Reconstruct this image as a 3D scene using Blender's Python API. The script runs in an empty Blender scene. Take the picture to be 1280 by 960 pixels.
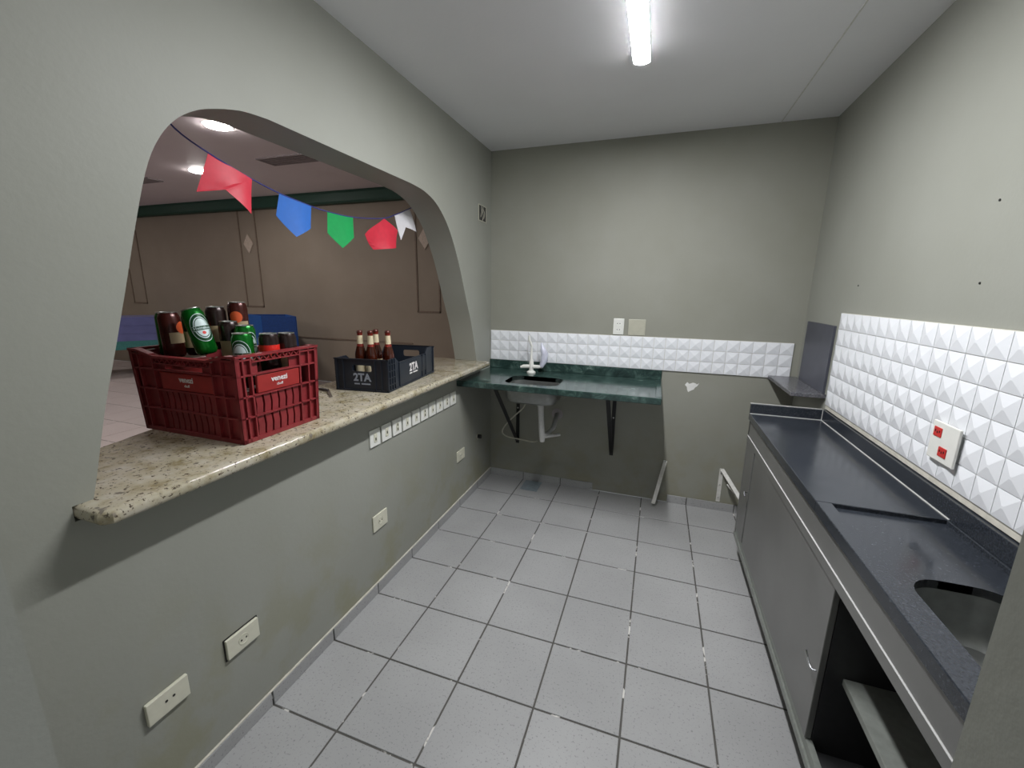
import bpy, bmesh, math, random
from mathutils import Vector, Matrix
from mathutils.geometry import tessellate_polygon

# ---------------------------------------------------------------- camera, world, exposure
scene = bpy.context.scene
COL = scene.collection
random.seed(7)
PI = math.pi

W, D, H = 2.166, 2.874, 2.568          # kitchen width, depth, height
HZ, HY, HX = 3.0, 5.35, -11.0          # hall ceiling, hall end wall, hall left wall
NY0, NY1 = -0.21, -0.06                 # near wall with the doorway
WT = 0.18                              # thickness of the wall with the serving hatch

cam_d = bpy.data.cameras.new('camera')
cam = bpy.data.objects.new('camera', cam_d)
COL.objects.link(cam)
cam_d.sensor_fit = 'HORIZONTAL'
cam_d.sensor_width = 36.0
cam_d.lens = 521.5 * 36.0 / 1280.0
cam_d.clip_start = 0.02
_r = Vector((0.94496058, 0.3268959, 0.01373217))
_u = Vector((-0.08290305, 0.19862526, 0.9765629))
_f = Vector((-0.31650685, 0.92395188, -0.21479371))
cam.matrix_world = Matrix(((_r.x, _u.x, -_f.x, 1.2697),
                           (_r.y, _u.y, -_f.y, -0.2837),
                           (_r.z, _u.z, -_f.z, 1.5476),
                           (0, 0, 0, 1)))
scene.camera = cam

world = bpy.data.worlds.new('world')
scene.world = world
world.use_nodes = True
world.node_tree.nodes['Background'].inputs[0].default_value = (0.75, 0.8, 0.85, 1)
world.node_tree.nodes['Background'].inputs[1].default_value = 0.42

vs = scene.view_settings
vs.view_transform = 'Standard'
vs.look = 'None'
vs.gamma = 1.0
vs.use_curve_mapping = False
vs.exposure = 0.37
TUBE_POWER = 178.0
HALL_POWER = 125.0

# ---------------------------------------------------------------- materials
def lin(c):
    return tuple(((v / 255.0) / 12.92 if v / 255.0 <= 0.04045 else ((v / 255.0 + 0.055) / 1.055) ** 2.4) for v in c) + (1.0,)

class NT:
    def __init__(self, name):
        self.m = bpy.data.materials.new(name)
        self.m.use_nodes = True
        self.t = self.m.node_tree
        self.b = self.t.nodes['Principled BSDF']
        self.tc = None
    def n(self, kind, **kw):
        o = self.t.nodes.new(kind)
        for k, v in kw.items():
            setattr(o, k, v)
        return o
    def l(self, a, b):
        self.t.links.new(a, b)
    def coord(self):
        if self.tc is None:
            g = self.n('ShaderNodeNewGeometry')
            self.tc = g.outputs['Position']
        return self.tc
    def objcoord(self):
        return self.n('ShaderNodeTexCoord').outputs['Object']
    def noise(self, scale, detail=3, rough=0.5, vec=None, dist=0.0):
        o = self.n('ShaderNodeTexNoise')
        o.inputs['Scale'].default_value = scale
        o.inputs['Detail'].default_value = detail
        o.inputs['Roughness'].default_value = rough
        o.inputs['Distortion'].default_value = dist
        self.l(vec if vec is not None else self.coord(), o.inputs['Vector'])
        return o.outputs['Fac']
    def ramp(self, fac, stops, interp='LINEAR'):
        o = self.n('ShaderNodeValToRGB')
        cr = o.color_ramp
        cr.interpolation = interp
        while len(cr.elements) < len(stops):
            cr.elements.new(0.5)
        for e, (p, c) in zip(cr.elements, stops):
            e.position = p
            e.color = c
        self.l(fac, o.inputs['Fac'])
        return o.outputs['Color']
    def mix(self, fac, a, b, mode='MIX'):
        o = self.n('ShaderNodeMix', data_type='RGBA', blend_type=mode)
        for s, v in ((0, fac), (6, a), (7, b)):
            if isinstance(v, (int, float)):
                o.inputs[s].default_value = v
            elif isinstance(v, tuple):
                o.inputs[s].default_value = v
            else:
                self.l(v, o.inputs[s])
        return o.outputs[2]
    def bump(self, height, strength=0.2, dist=0.01):
        o = self.n('ShaderNodeBump')
        o.inputs['Strength'].default_value = strength
        o.inputs['Distance'].default_value = dist
        self.l(height, o.inputs['Height'])
        self.l(o.outputs['Normal'], self.b.inputs['Normal'])
    def base(self, c):
        if isinstance(c, tuple):
            self.b.inputs['Base Color'].default_value = c
        else:
            self.l(c, self.b.inputs['Base Color'])
    def set(self, rough=None, metal=None, spec=None, coat=None, trans=None):
        if rough is not None: self.b.inputs['Roughness'].default_value = rough
        if metal is not None: self.b.inputs['Metallic'].default_value = metal
        if spec is not None: self.b.inputs['Specular IOR Level'].default_value = spec
        if coat is not None: self.b.inputs['Coat Weight'].default_value = coat
        if trans is not None: self.b.inputs['Transmission Weight'].default_value = trans
        return self.m

BLK = (0, 0, 0, 1); WHT = (1, 1, 1, 1)
M = {}

def plain(name, c, rough=0.5, metal=0.0, var=0.08, scale=40.0, **kw):
    t = NT(name)
    n = t.noise(scale, 3)
    a = lin(c)
    b = tuple(max(0.0, v * (1 - var * 2)) for v in a[:3]) + (1,)
    t.base(t.ramp(n, [(0.35, b), (0.65, a)]))
    M[name] = t.set(rough=rough, metal=metal, **kw)

def paint(name, a, b, stain=None, rough=0.55):
    t = NT(name)
    big = t.noise(1.3, 4, 0.55)
    c = t.ramp(big, [(0.35, lin(a)), (0.68, lin(b))])
    if stain:
        sp = t.n('ShaderNodeSeparateXYZ'); t.l(t.coord(), sp.inputs[0])
        mr = t.n('ShaderNodeMapRange')
        mr.inputs[1].default_value = 0.75; mr.inputs[2].default_value = 0.05
        mr.inputs[3].default_value = 0.0; mr.inputs[4].default_value = 1.0
        t.l(sp.outputs[2], mr.inputs[0])
        blot = t.ramp(t.noise(4.5, 5, 0.6), [(0.47, BLK), (0.62, WHT)])
        f = t.n('ShaderNodeMath', operation='MULTIPLY'); t.l(mr.outputs[0], f.inputs[0]); t.l(blot, f.inputs[1])
        f2 = t.n('ShaderNodeMath', operation='MULTIPLY'); t.l(f.outputs[0], f2.inputs[0]); f2.inputs[1].default_value = 0.6
        c = t.mix(f2.outputs[0], c, lin(stain))
    t.base(c)
    t.bump(t.noise(55, 4, 0.6), 0.12, 0.004)
    M[name] = t.set(rough=rough, spec=0.35)

paint('sage_paint', (143, 144, 135), (150, 151, 143), stain=(137, 135, 106))
paint('far_paint', (138, 138, 127), (147, 147, 138), stain=(135, 131, 110))
paint('ceiling_paint', (230, 230, 233), (235, 235, 238))
paint('hall_paint', (144, 133, 119), (152, 141, 127))
paint('hall_ceiling_paint', (224, 214, 217), (229, 220, 223))
plain('green_crown', (26, 70, 56), 0.5)
plain('molding', (128, 112, 98), 0.6)
plain('diamond', (205, 190, 175), 0.5)

def speckle_tile(name, a, b, speck, scale=120.0, rough=0.38):
    t = NT(name)
    big = t.ramp(t.noise(2.2, 4), [(0.35, lin(a)), (0.65, lin(b))])
    sm = t.ramp(t.noise(scale, 2, 0.6), [(0.60, BLK), (0.68, WHT)])
    f = t.n('ShaderNodeMath', operation='MULTIPLY'); t.l(sm, f.inputs[0]); f.inputs[1].default_value = 0.6
    c = t.mix(f.outputs[0], big, lin(speck))
    oi = t.n('ShaderNodeObjectInfo')
    c = t.mix(t.ramp(oi.outputs['Random'], [(0, (0.0, 0, 0, 1)), (1, (0.10, 0.10, 0.10, 1))]), c, lin((90, 92, 92)))
    t.base(c)
    t.bump(t.noise(scale * 0.8, 2), 0.08, 0.002)
    M[name] = t.set(rough=rough, spec=0.4)
speckle_tile('floor_tile', (158, 158, 158), (168, 168, 168), (112, 112, 112))
speckle_tile('hall_tile', (200, 188, 184), (206, 194, 190), (176, 166, 160), 60)

t = NT('grout')
n1 = t.noise(9.0, 4, 0.6)
c = t.ramp(n1, [(0.0, lin((70, 68, 64))), (0.60, lin((86, 84, 80))), (0.63, lin((205, 203, 198))), (0.7, lin((215, 213, 208)))])
t.base(c); M['grout'] = t.set(rough=0.8)

t = NT('cream_granite')
c = t.ramp(t.noise(14, 5, 0.65), [(0.32, lin((136, 124, 92))), (0.48, lin((172, 164, 142))), (0.7, lin((186, 179, 164)))])
sp = t.ramp(t.noise(75, 3, 0.7), [(0.58, BLK), (0.64, WHT)])
c = t.mix(sp, c, lin((84, 74, 62)))
sp2 = t.ramp(t.noise(30, 3, 0.6), [(0.63, BLK), (0.70, WHT)])
c = t.mix(sp2, c, lin((118, 110, 100)))
t.base(c); M['cream_granite'] = t.set(rough=0.05, spec=0.5)

t = NT('dark_granite')
c = t.ramp(t.noise(160, 3, 0.6), [(0.40, lin((38, 42, 48))), (0.66, lin((54, 58, 65))), (0.75, lin((84, 88, 94)))])
t.base(c)
t.l(t.ramp(t.noise(5, 4), [(0.3, (0.12,) * 3 + (1,)), (0.7, (0.26,) * 3 + (1,))]), t.b.inputs['Roughness'])
M['dark_granite'] = t.set(spec=0.5)

t = NT('green_granite')
mp = t.n('ShaderNodeMapping'); mp.inputs['Scale'].default_value = (1.0, 2.2, 1.0); mp.inputs['Rotation'].default_value = (0, 0, 0.5)
t.l(t.coord(), mp.inputs['Vector'])
c = t.ramp(t.noise(13, 6, 0.7, vec=mp.outputs[0], dist=0.8), [(0.30, lin((22, 36, 34))), (0.5, lin((44, 64, 60))), (0.62, lin((70, 92, 86))), (0.74, lin((150, 162, 154)))])
t.base(c); M['green_granite'] = t.set(rough=0.14, spec=0.5)

t = NT('grey_granite')
c = t.ramp(t.noise(110, 3, 0.6), [(0.38, lin((78, 78, 84))), (0.65, lin((112, 112, 116)))])
t.base(c); M['grey_granite'] = t.set(rough=0.25)

plain('slate_panel', (74, 76, 86), 0.45, var=0.05, scale=12)
plain('glazed_tile', (232, 234, 238), 0.22, var=0.015, scale=6)
plain('mortar', (206, 202, 190), 0.8, scale=30)
plain('caulk', (214, 214, 210), 0.6)
t = NT('cabinet_laminate')
c = t.ramp(t.noise(3, 4), [(0.35, lin((116, 116, 114))), (0.65, lin((125, 125, 123)))])
t.base(c); t.bump(t.noise(220, 2), 0.05, 0.001); M['cabinet_laminate'] = t.set(rough=0.36, metal=0.35)
plain('cabinet_edge', (140, 144, 138), 0.35, 0.3)
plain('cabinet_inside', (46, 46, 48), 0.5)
plain('steel', (190, 190, 188), 0.28, 0.95, var=0.05)
plain('brushed_steel', (150, 152, 150), 0.38, 0.85, var=0.06)
plain('chrome', (222, 224, 228), 0.12, 1.0, var=0.02)
plain('white_plastic', (226, 226, 220), 0.35, var=0.02)
plain('old_plastic', (208, 206, 188), 0.4, var=0.03)
plain('blank_plate', (178, 176, 160), 0.45, var=0.03)
plain('pvc_grey', (196, 196, 194), 0.4, var=0.04)
plain('bag_plastic', (206, 208, 224), 0.25, var=0.1, scale=25)
plain('red_socket', (196, 52, 48), 0.4, var=0.05)
plain('dark_slot', (28, 26, 24), 0.6)
plain('bracket_black', (24, 24, 26), 0.4, 0.2)
plain('bracket_white', (216, 214, 208), 0.45, var=0.08)
plain('torn_paper', (226, 226, 222), 0.8, var=0.03)
plain('drain_plate', (134, 146, 152), 0.35, 0.2)
plain('red_crate', (138, 46, 50), 0.42, var=0.12, scale=18)
plain('red_crate_panel', (156, 46, 44), 0.4, var=0.06)
plain('black_crate', (34, 40, 50), 0.4, var=0.1)
plain('print_white', (226, 222, 222), 0.5, var=0.02)
plain('print_grey', (150, 158, 172), 0.5, var=0.02)
plain('can_green', (16, 112, 34), 0.2, 0.55, var=0.05)
plain('can_green_dark', (10, 66, 34), 0.3, 0.2, var=0.05)
plain('can_brown', (70, 26, 20), 0.25, 0.35, var=0.1)
plain('can_dark', (44, 30, 28), 0.25, 0.35, var=0.1)
plain('label_pale', (206, 222, 222), 0.4, var=0.03)
plain('label_orange', (214, 92, 48), 0.4, var=0.05)
plain('label_red', (214, 40, 30), 0.4, var=0.05)
plain('label_tan', (172, 152, 120), 0.5, var=0.05)
plain('label_cream', (222, 208, 174), 0.55, var=0.04)
t = NT('brown_glass')
t.base(t.ramp(t.noise(20, 2), [(0.3, lin((58, 22, 12))), (0.7, lin((84, 34, 16)))])); M['brown_glass'] = t.set(rough=0.08, spec=0.6, trans=0.25)
plain('foil_red', (128, 40, 30), 0.35, 0.2)
plain('cap_brown', (86, 40, 30), 0.4, 0.3)
plain('flag_red', (214, 50, 70), 0.5, var=0.04)
plain('flag_blue', (44, 108, 196), 0.5, var=0.04)
plain('flag_green', (22, 160, 84), 0.5, var=0.04)
plain('flag_white', (226, 224, 228), 0.5, var=0.02)
plain('cord_blue', (58, 60, 130), 0.6)
plain('table_blue', (40, 88, 140), 0.4, var=0.08)
plain('cloth_lilac', (120, 126, 184), 0.28, var=0.12, scale=3)
plain('cloth_teal', (70, 142, 140), 0.4, var=0.1)
plain('box_blue_shaded', (18, 62, 128), 0.5, var=0.1)
plain('box_blue_lit', (26, 90, 168), 0.5, var=0.1)
plain('cable', (196, 192, 176), 0.5)
plain('vent_dark', (160, 152, 154), 0.6)
plain('knife_handle', (40, 30, 26), 0.45)
plain('lamp_body', (235, 235, 235), 0.4, var=0.01)
plain('box_inside', (66, 66, 64), 0.8, var=0.3)

def emit(name, c, s):
    t = NT(name)
    t.base(c)
    t.b.inputs['Emission Color'].default_value = c
    t.b.inputs['Emission Strength'].default_value = s
    M[name] = t.m
emit('tube_glow', (0.97, 0.98, 1.0, 1), TUBE_POWER)
emit('downlight_glow', (1.0, 0.95, 0.92, 1), HALL_POWER)

# ---------------------------------------------------------------- mesh helpers
def fin(bm, name, mat, parent=None, smooth=False, loc=None):
    """bm is in world coordinates (or in the parent's frame when loc is 'local')."""
    bmesh.ops.recalc_face_normals(bm, faces=bm.faces)
    if parent is not None and loc != 'local':
        bmesh.ops.transform(bm, matrix=world_of(parent).inverted(), verts=bm.verts)
    me = bpy.data.meshes.new(name)
    bm.to_mesh(me); bm.free()
    me.materials.append(M[mat])
    if smooth:
        for p in me.polygons: p.use_smooth = True
        try: me.set_sharp_from_angle(angle=math.radians(35))
        except Exception: pass
    o = bpy.data.objects.new(name, me)
    COL.objects.link(o)
    if parent is not None: o.parent = parent
    return o

def world_of(o):
    m = o.matrix_basis.copy()
    p = o.parent
    while p is not None:
        m = p.matrix_basis @ m
        p = p.parent
    return m

def tag(o, label, cat, group=None):
    o['label'] = label; o['category'] = cat
    if group: o['group'] = group
    return o

def struct(o, label=None):
    o['kind'] = 'structure'
    if label: o['label'] = label
    return o

def thing(name, label, cat, loc=(0, 0, 0), rz=0.0, group=None):
    o = bpy.data.objects.new(name, None)
    o.empty_display_size = 0.05
    COL.objects.link(o)
    o.location = loc; o.rotation_euler = (0, 0, rz)
    return tag(o, label, cat, group)

def recenter(o, c):
    """move a mesh object's origin to c without moving the mesh"""
    o.data.transform(Matrix.Translation(-Vector(c)))
    o.location = c
    return o

def nb(): return bmesh.new()

def box(bm, x0, x1, y0, y1, z0, z1, bev=0.0, mat=None, seg=1):
    vs_ = [bm.verts.new(p) for p in ((x0, y0, z0), (x1, y0, z0), (x1, y1, z0), (x0, y1, z0), (x0, y0, z1), (x1, y0, z1), (x1, y1, z1), (x0, y1, z1))]
    fs = [bm.faces.new([vs_[i] for i in f]) for f in ((3, 2, 1, 0), (4, 5, 6, 7), (0, 1, 5, 4), (1, 2, 6, 5), (2, 3, 7, 6), (3, 0, 4, 7))]
    if bev:
        es = set(e for f in fs for e in f.edges)
        r = bmesh.ops.bevel(bm, geom=list(es), offset=bev, segments=seg, affect='EDGES', profile=0.5)
        if mat is not None:
            vv = set(v for f in r['faces'] for v in f.verts) | set(v for v in vs_ if v.is_valid)
            bmesh.ops.transform(bm, matrix=mat, verts=list(vv))
    elif mat is not None:
        bmesh.ops.transform(bm, matrix=mat, verts=vs_)
    return bm

def prism(bm, pts, z0, z1, bev=0.0, seg=2, mat=None):
    """pts: list of (a,b) outline, extruded from z0 to z1"""
    bot = [bm.verts.new((x, y, z0)) for x, y in pts]
    top = [bm.verts.new((x, y, z1)) for x, y in pts]
    n = len(pts)
    fb = bm.faces.new(bot[::-1]); ft = bm.faces.new(top)
    for i in range(n):
        j = (i + 1) % n
        bm.faces.new((bot[i], bot[j], top[j], top[i]))
    allv = bot + top
    if bev:
        es = list(set(list(ft.edges) + list(fb.edges)))
        r = bmesh.ops.bevel(bm, geom=es, offset=bev, segments=seg, affect='EDGES', profile=0.5)
        allv = list(set(v for f in r['faces'] for v in f.verts) | set(v for v in allv if v.is_valid))
    if mat is not None:
        bmesh.ops.transform(bm, matrix=mat, verts=allv)
    return bm

def tube(bm, pts, r, seg=10, caps=True):
    pts = [Vector(p) for p in pts]
    rings = []
    up = None
    for i, p in enumerate(pts):
        a = pts[max(i - 1, 0)]; b = pts[min(i + 1, len(pts) - 1)]
        d = (b - a).normalized()
        if up is None:
            up = d.orthogonal().normalized()
        up = (up - d * up.dot(d)).normalized()
        s = d.cross(up)
        rr = r[i] if isinstance(r, (list, tuple)) else r
        rings.append([bm.verts.new(p + rr * (math.cos(2 * PI * k / seg) * up + math.sin(2 * PI * k / seg) * s)) for k in range(seg)])
    for a, b in zip(rings, rings[1:]):
        for k in range(seg):
            bm.faces.new((a[k], a[(k + 1) % seg], b[(k + 1) % seg], b[k]))
    if caps:
        bm.faces.new(rings[0][::-1]); bm.faces.new(rings[-1])
    return bm

def lathe(bm, prof, seg=20, mat=None):
    """prof: list of (r,z); r==0 allowed at the ends"""
    rings = []; allv = []
    for r, z in prof:
        if r < 1e-6:
            v = [bm.verts.new((0, 0, z))]
        else:
            v = [bm.verts.new((r * math.cos(2 * PI * k / seg), r * math.sin(2 * PI * k / seg), z)) for k in range(seg)]
        rings.append(v); allv += v
    for a, b in zip(rings, rings[1:]):
        for k in range(seg):
            k2 = (k + 1) % seg
            if len(a) == 1 and len(b) == 1: continue
            if len(a) == 1: bm.faces.new((a[0], b[k2], b[k]))
            elif len(b) == 1: bm.faces.new((a[k], a[k2], b[0]))
            else: bm.faces.new((a[k], a[k2], b[k2], b[k]))
    if mat is not None: bmesh.ops.transform(bm, matrix=mat, verts=allv)
    return bm

def bar(bm, a, b, w, t_, up=(0, 0, 1)):
    """flat bar from a to b, w wide across 'up', t_ thick"""
    a = Vector(a); b = Vector(b); d = (b - a); L = d.length; d.normalize()
    u = Vector(up); u = (u - d * u.dot(d)).normalized(); s = d.cross(u)
    m = Matrix((( d.x, s.x, u.x, a.x), (d.y, s.y, u.y, a.y), (d.z, s.z, u.z, a.z), (0, 0, 0, 1)))
    return box(bm, 0, L, -t_ / 2, t_ / 2, -w / 2, w / 2, mat=m)

def rrect(cx, cy, hx, hy, r, n=5):
    pts = []
    for (sx, sy, a0) in ((1, 1, 0), (-1, 1, 90), (-1, -1, 180), (1, -1, 270)):
        for k in range(n + 1):
            a = math.radians(a0 + 90 * k / n)
            pts.append((cx + sx * (hx - r) + r * math.cos(a), cy + sy * (hy - r) + r * math.sin(a)))
    return pts

def plate_hole(bm, outer, inner, z0, z1, mat=None):
    """slab with a hole: outlines in (a,b), thickness z0..z1"""
    loops = [[Vector((x, y, 0)) for x, y in outer], [Vector((x, y, 0)) for x, y in inner]]
    tris = tessellate_polygon(loops)
    flat = outer + inner
    allv = []
    for z in (z0, z1):
        vv = [bm.verts.new((x, y, z)) for x, y in flat]; allv += vv
        for tr in tris:
            try: bm.faces.new([vv[i] for i in tr])
            except ValueError: pass
    for loop in (outer, inner):
        lo = [bm.verts.new((x, y, z0)) for x, y in loop]; hi = [bm.verts.new((x, y, z1)) for x, y in loop]
        allv += lo + hi
        for i in range(len(loop)):
            j = (i + 1) % len(loop)
            bm.faces.new((lo[i], lo[j], hi[j], hi[i]))
    if mat is not None: bmesh.ops.transform(bm, matrix=mat, verts=allv)
    return bm

def loft(bm, rings, cap_last=True):
    R_ = [[bm.verts.new(p) for p in ring] for ring in rings]
    n = len(R_[0])
    for a, b in zip(R_, R_[1:]):
        for k in range(n):
            bm.faces.new((a[k], a[(k + 1) % n], b[(k + 1) % n], b[k]))
    if cap_last: bm.faces.new(R_[-1])
    return bm

def text_bm(body, size, depth=0.0006, bold=0.0):
    cu = bpy.data.curves.new('lettering', 'FONT')
    cu.body = body; cu.size = size; cu.align_x = 'CENTER'; cu.align_y = 'CENTER'
    cu.extrude = depth; cu.offset = bold; cu.resolution_u = 2
    ob = bpy.data.objects.new('lettering', cu)
    COL.objects.link(ob)
    me = bpy.data.meshes.new_from_object(ob)
    COL.objects.unlink(ob); bpy.data.objects.remove(ob); bpy.data.curves.remove(cu)
    bm = bmesh.new(); bm.from_mesh(me); bpy.data.meshes.remove(me)
    return bm

YZ = Matrix(((0, 0, 1, 0), (1, 0, 0, 0), (0, 1, 0, 0), (0, 0, 0, 1)))        # (a,b,c) -> x=c, y=a, z=b
XZ = Matrix(((1, 0, 0, 0), (0, 0, -1, 0), (0, 1, 0, 0), (0, 0, 0, 1)))       # (a,b,c) -> x=a, z=b, y=-c (faces -y)

# ---------------------------------------------------------------- room shell
# floor with its tiles
TP, OX, OY = 0.321, 0.624, 1.2891
bm = nb(); box(bm, 0, W, -1.2, D, -0.06, -0.003)
floor = struct(fin(bm, 'floor', 'grout'))
xs = [OX + i * TP for i in range(-2, 7)]
ys = [OY + j * TP for j in range(-8, 6)]
cache = {}
def tile_mesh(w, d, mat, th=0.003, bev=0.0012):
    key = (round(w, 4), round(d, 4), mat)
    if key not in cache:
        b = nb(); box(b, -w / 2, w / 2, -d / 2, d / 2, -th, 0, bev)
        me = bpy.data.meshes.new('floor_tile'); b.to_mesh(me); b.free(); me.materials.append(M[mat]); cache[key] = me
    return cache[key]
GAP = 0.0036
for i in range(len(xs) - 1):
    for j in range(len(ys) - 1):
        x0, x1 = max(xs[i] + GAP, 0.001), min(xs[i + 1] - GAP, W - 0.001)
        y0, y1 = max(ys[j] + GAP, -1.19), min(ys[j + 1] - GAP, D - 0.001)
        if x1 - x0 < 0.01 or y1 - y0 < 0.01: continue
        o = bpy.data.objects.new('floor_tile', tile_mesh(x1 - x0, y1 - y0, 'floor_tile'))
        COL.objects.link(o); o.parent = floor; o.location = ((x0 + x1) / 2, (y0 + y1) / 2, random.uniform(-0.0004, 0.0004))

# ceiling
bm = nb(); box(bm, 0, W, NY0, D, H, H + 0.1)
struct(fin(bm, 'ceiling', 'ceiling_paint'))
bm = nb(); box(bm, 1.872, 1.878, -0.06, D - 0.002, H - 0.0025, H - 0.0002)
struct(fin(bm, 'trim_1', 'caulk'), 'thin white joint line along the kitchen ceiling')

# left wall with the arched serving hatch
def smooth_chain(pts, k=4):
    out = []
    n = len(pts)
    for i in range(n - 1):
        p0 = Vector(pts[max(i - 1, 0)]); p1 = Vector(pts[i]); p2 = Vector(pts[i + 1]); p3 = Vector(pts[min(i + 2, n - 1)])
        for s in range(k):
            t_ = s / k
            q = 0.5 * ((2 * p1) + (p2 - p0) * t_ + (2 * p0 - 5 * p1 + 4 * p2 - p3) * t_ ** 2 + (3 * p1 - p0 - 3 * p2 + p3) * t_ ** 3)
            out.append((q.x, q.y))
    out.append(tuple(pts[-1]))
    return out
BAR0, BAR1, BZ0, BZ1 = 0.23, 2.61, 1.000, 1.038
right_side = [(2.585, 1.0383), (2.508, 1.289), (2.416, 1.49), (2.322, 1.695), (2.235, 1.845), (2.141, 1.96), (2.02, 2.045), (1.89, 2.084), (1.75, 2.094)]
left_side = [(0.90, 2.094), (0.80, 2.083), (0.695, 2.05), (0.635, 2.018), (0.588, 1.978), (0.543, 1.918), (0.504, 1.835), (0.456, 1.683), (0.416, 1.545), (0.372, 1.398), (0.328, 1.255), (0.286, 1.095), (0.27, 1.0383)]
hatch = [(BAR0 - 0.001, BZ0 - 0.0008), (BAR1 + 0.001, BZ0 - 0.0008), (BAR1 + 0.001, BZ1 + 0.0003)] + smooth_chain(right_side) + smooth_chain(left_side) + [(BAR0 - 0.001, BZ1 + 0.0003)]
JB = (2.612, 2.790, 2.050, 2.158)    # open junction box: y0,y1,z0,z1
bm = nb()
outer = [(-3.0, 0), (HY, 0), (HY, HZ), (-3.0, HZ)]
loops = [[Vector((a, b, 0)) for a, b in L] for L in (outer, hatch)]
tris = tessellate_polygon(loops)
flat = outer + hatch
for x in (0.0, -WT):
    vv = [bm.verts.new((x, a, b)) for a, b in flat]
    for tr in tris:
        bm.faces.new([vv[i] for i in tr])
for L in (outer, hatch):
    lo = [bm.verts.new((0, a, b)) for a, b in L]; hi = [bm.verts.new((-WT, a, b)) for a, b in L]
    for i in range(len(L)):
        j = (i + 1) % len(L)
        bm.faces.new((lo[i], lo[j], hi[j], hi[i]))
wall_left = struct(fin(bm, 'wall_left', 'sage_paint', smooth=True))

bm = nb(); box(bm, 0, W + 0.15, D, D + 0.15, 0, HZ)
struct(fin(bm, 'wall_far', 'far_paint'))
bm = nb(); box(bm, W, W + 0.15, NY0, D, 0, HZ)
struct(fin(bm, 'wall_right', 'sage_paint'))
# near wall with the doorway the picture is taken through
bm = nb()
DX0, DX1 = 0.537, 1.425
box(bm, 0, DX0, NY0, NY1, 0, H); box(bm, DX1, W, NY0, NY1, 0, H); box(bm, DX0, DX1, NY0, NY1, 2.12, H)
struct(fin(bm, 'wall_near', 'sage_paint'))

# ceramic skirting, one piece per floor tile
bm = nb(); box(bm, 0.0, 0.003, NY1, D, 0.0, 0.056)
bl = struct(fin(bm, 'baseboard_left', 'grout'))
for j in range(len(ys) - 1):
    y0, y1 = max(ys[j] + GAP, NY1 + 0.001), min(ys[j + 1] - GAP, D - 0.002)
    if y1 - y0 < 0.02: continue
    bm = nb(); box(bm, 0.003, 0.010, y0, y1, 0.0, 0.057, 0.001)
    fin(bm, 'skirting_tile', 'floor_tile', bl)
bm = nb(); box(bm, 0.0003, 0.0085, NY1, D - 0.011, 0.0572, 0.0625, 0.001); fin(bm, 'paint_lip', 'mortar', bl)
bm = nb(); box(bm, 0.01, 0.885, D - 0.003, D, 0.0, 0.056); box(bm, 1.45, W, D - 0.003, D, 0.0, 0.056)
bf = struct(fin(bm, 'baseboard_far', 'grout'))
for x0, x1 in ((0.012, 0.30), (0.306, 0.62), (0.626, 0.885), (1.45, 1.584), (1.59, 1.905), (1.911, W - 0.002)):
    bm = nb(); box(bm, x0, x1, D - 0.010, D - 0.003, 0.0, 0.060, 0.001)
    fin(bm, 'skirting_tile', 'floor_tile', bf)

# ---------------------------------------------------------------- the hall beyond the hatch
bm = nb(); box(bm, HX, -WT, -3.0, HY, -0.06, -0.003)
hf = struct(fin(bm, 'floor_hall', 'grout'), 'pale tiled floor of the hall beyond the hatch')
HP = 0.45
for i in range(21):
    for j in range(11):
        x0 = -10.9 + i * HP; y0 = 0.40 + j * HP
        o = bpy.data.objects.new('floor_tile', tile_mesh(HP - 0.008, HP - 0.008, 'hall_tile'))
        COL.objects.link(o); o.parent = hf; o.location = (x0 + HP / 2, y0 + HP / 2, 0)
bm = nb(); box(bm, HX, -WT, -3.0, HY, HZ, HZ + 0.1)
struct(fin(bm, 'ceiling_hall', 'hall_ceiling_paint'))
bm = nb(); box(bm, HX, -WT, HY, HY + 0.15, 0, HZ)
struct(fin(bm, 'wall_hall_far', 'hall_paint'))
bm = nb(); box(bm, HX - 0.15, HX, -3.0, HY, 0, HZ)
struct(fin(bm, 'wall_hall_left', 'hall_paint'))
bm = nb(); box(bm, HX, 0, -3.15, -3.0, 0, HZ)
struct(fin(bm, 'wall_hall_near', 'hall_paint'))
# green crown band
bm = nb()
prism(bm, [(-0.0, 2.835), (-0.10, 2.835), (-0.12, 2.86), (-0.12, 2.975), (-0.15, 3.0), (0, 3.0)], HX + 0.001, -WT - 0.001,
      mat=Matrix(((0, 0, 1, 0), (1, 0, 0, HY), (0, 1, 0, 0), (0, 0, 0, 1))))
struct(fin(bm, 'trim_2', 'green_crown'), 'dark green crown band along the top of the hall wall')
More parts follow.
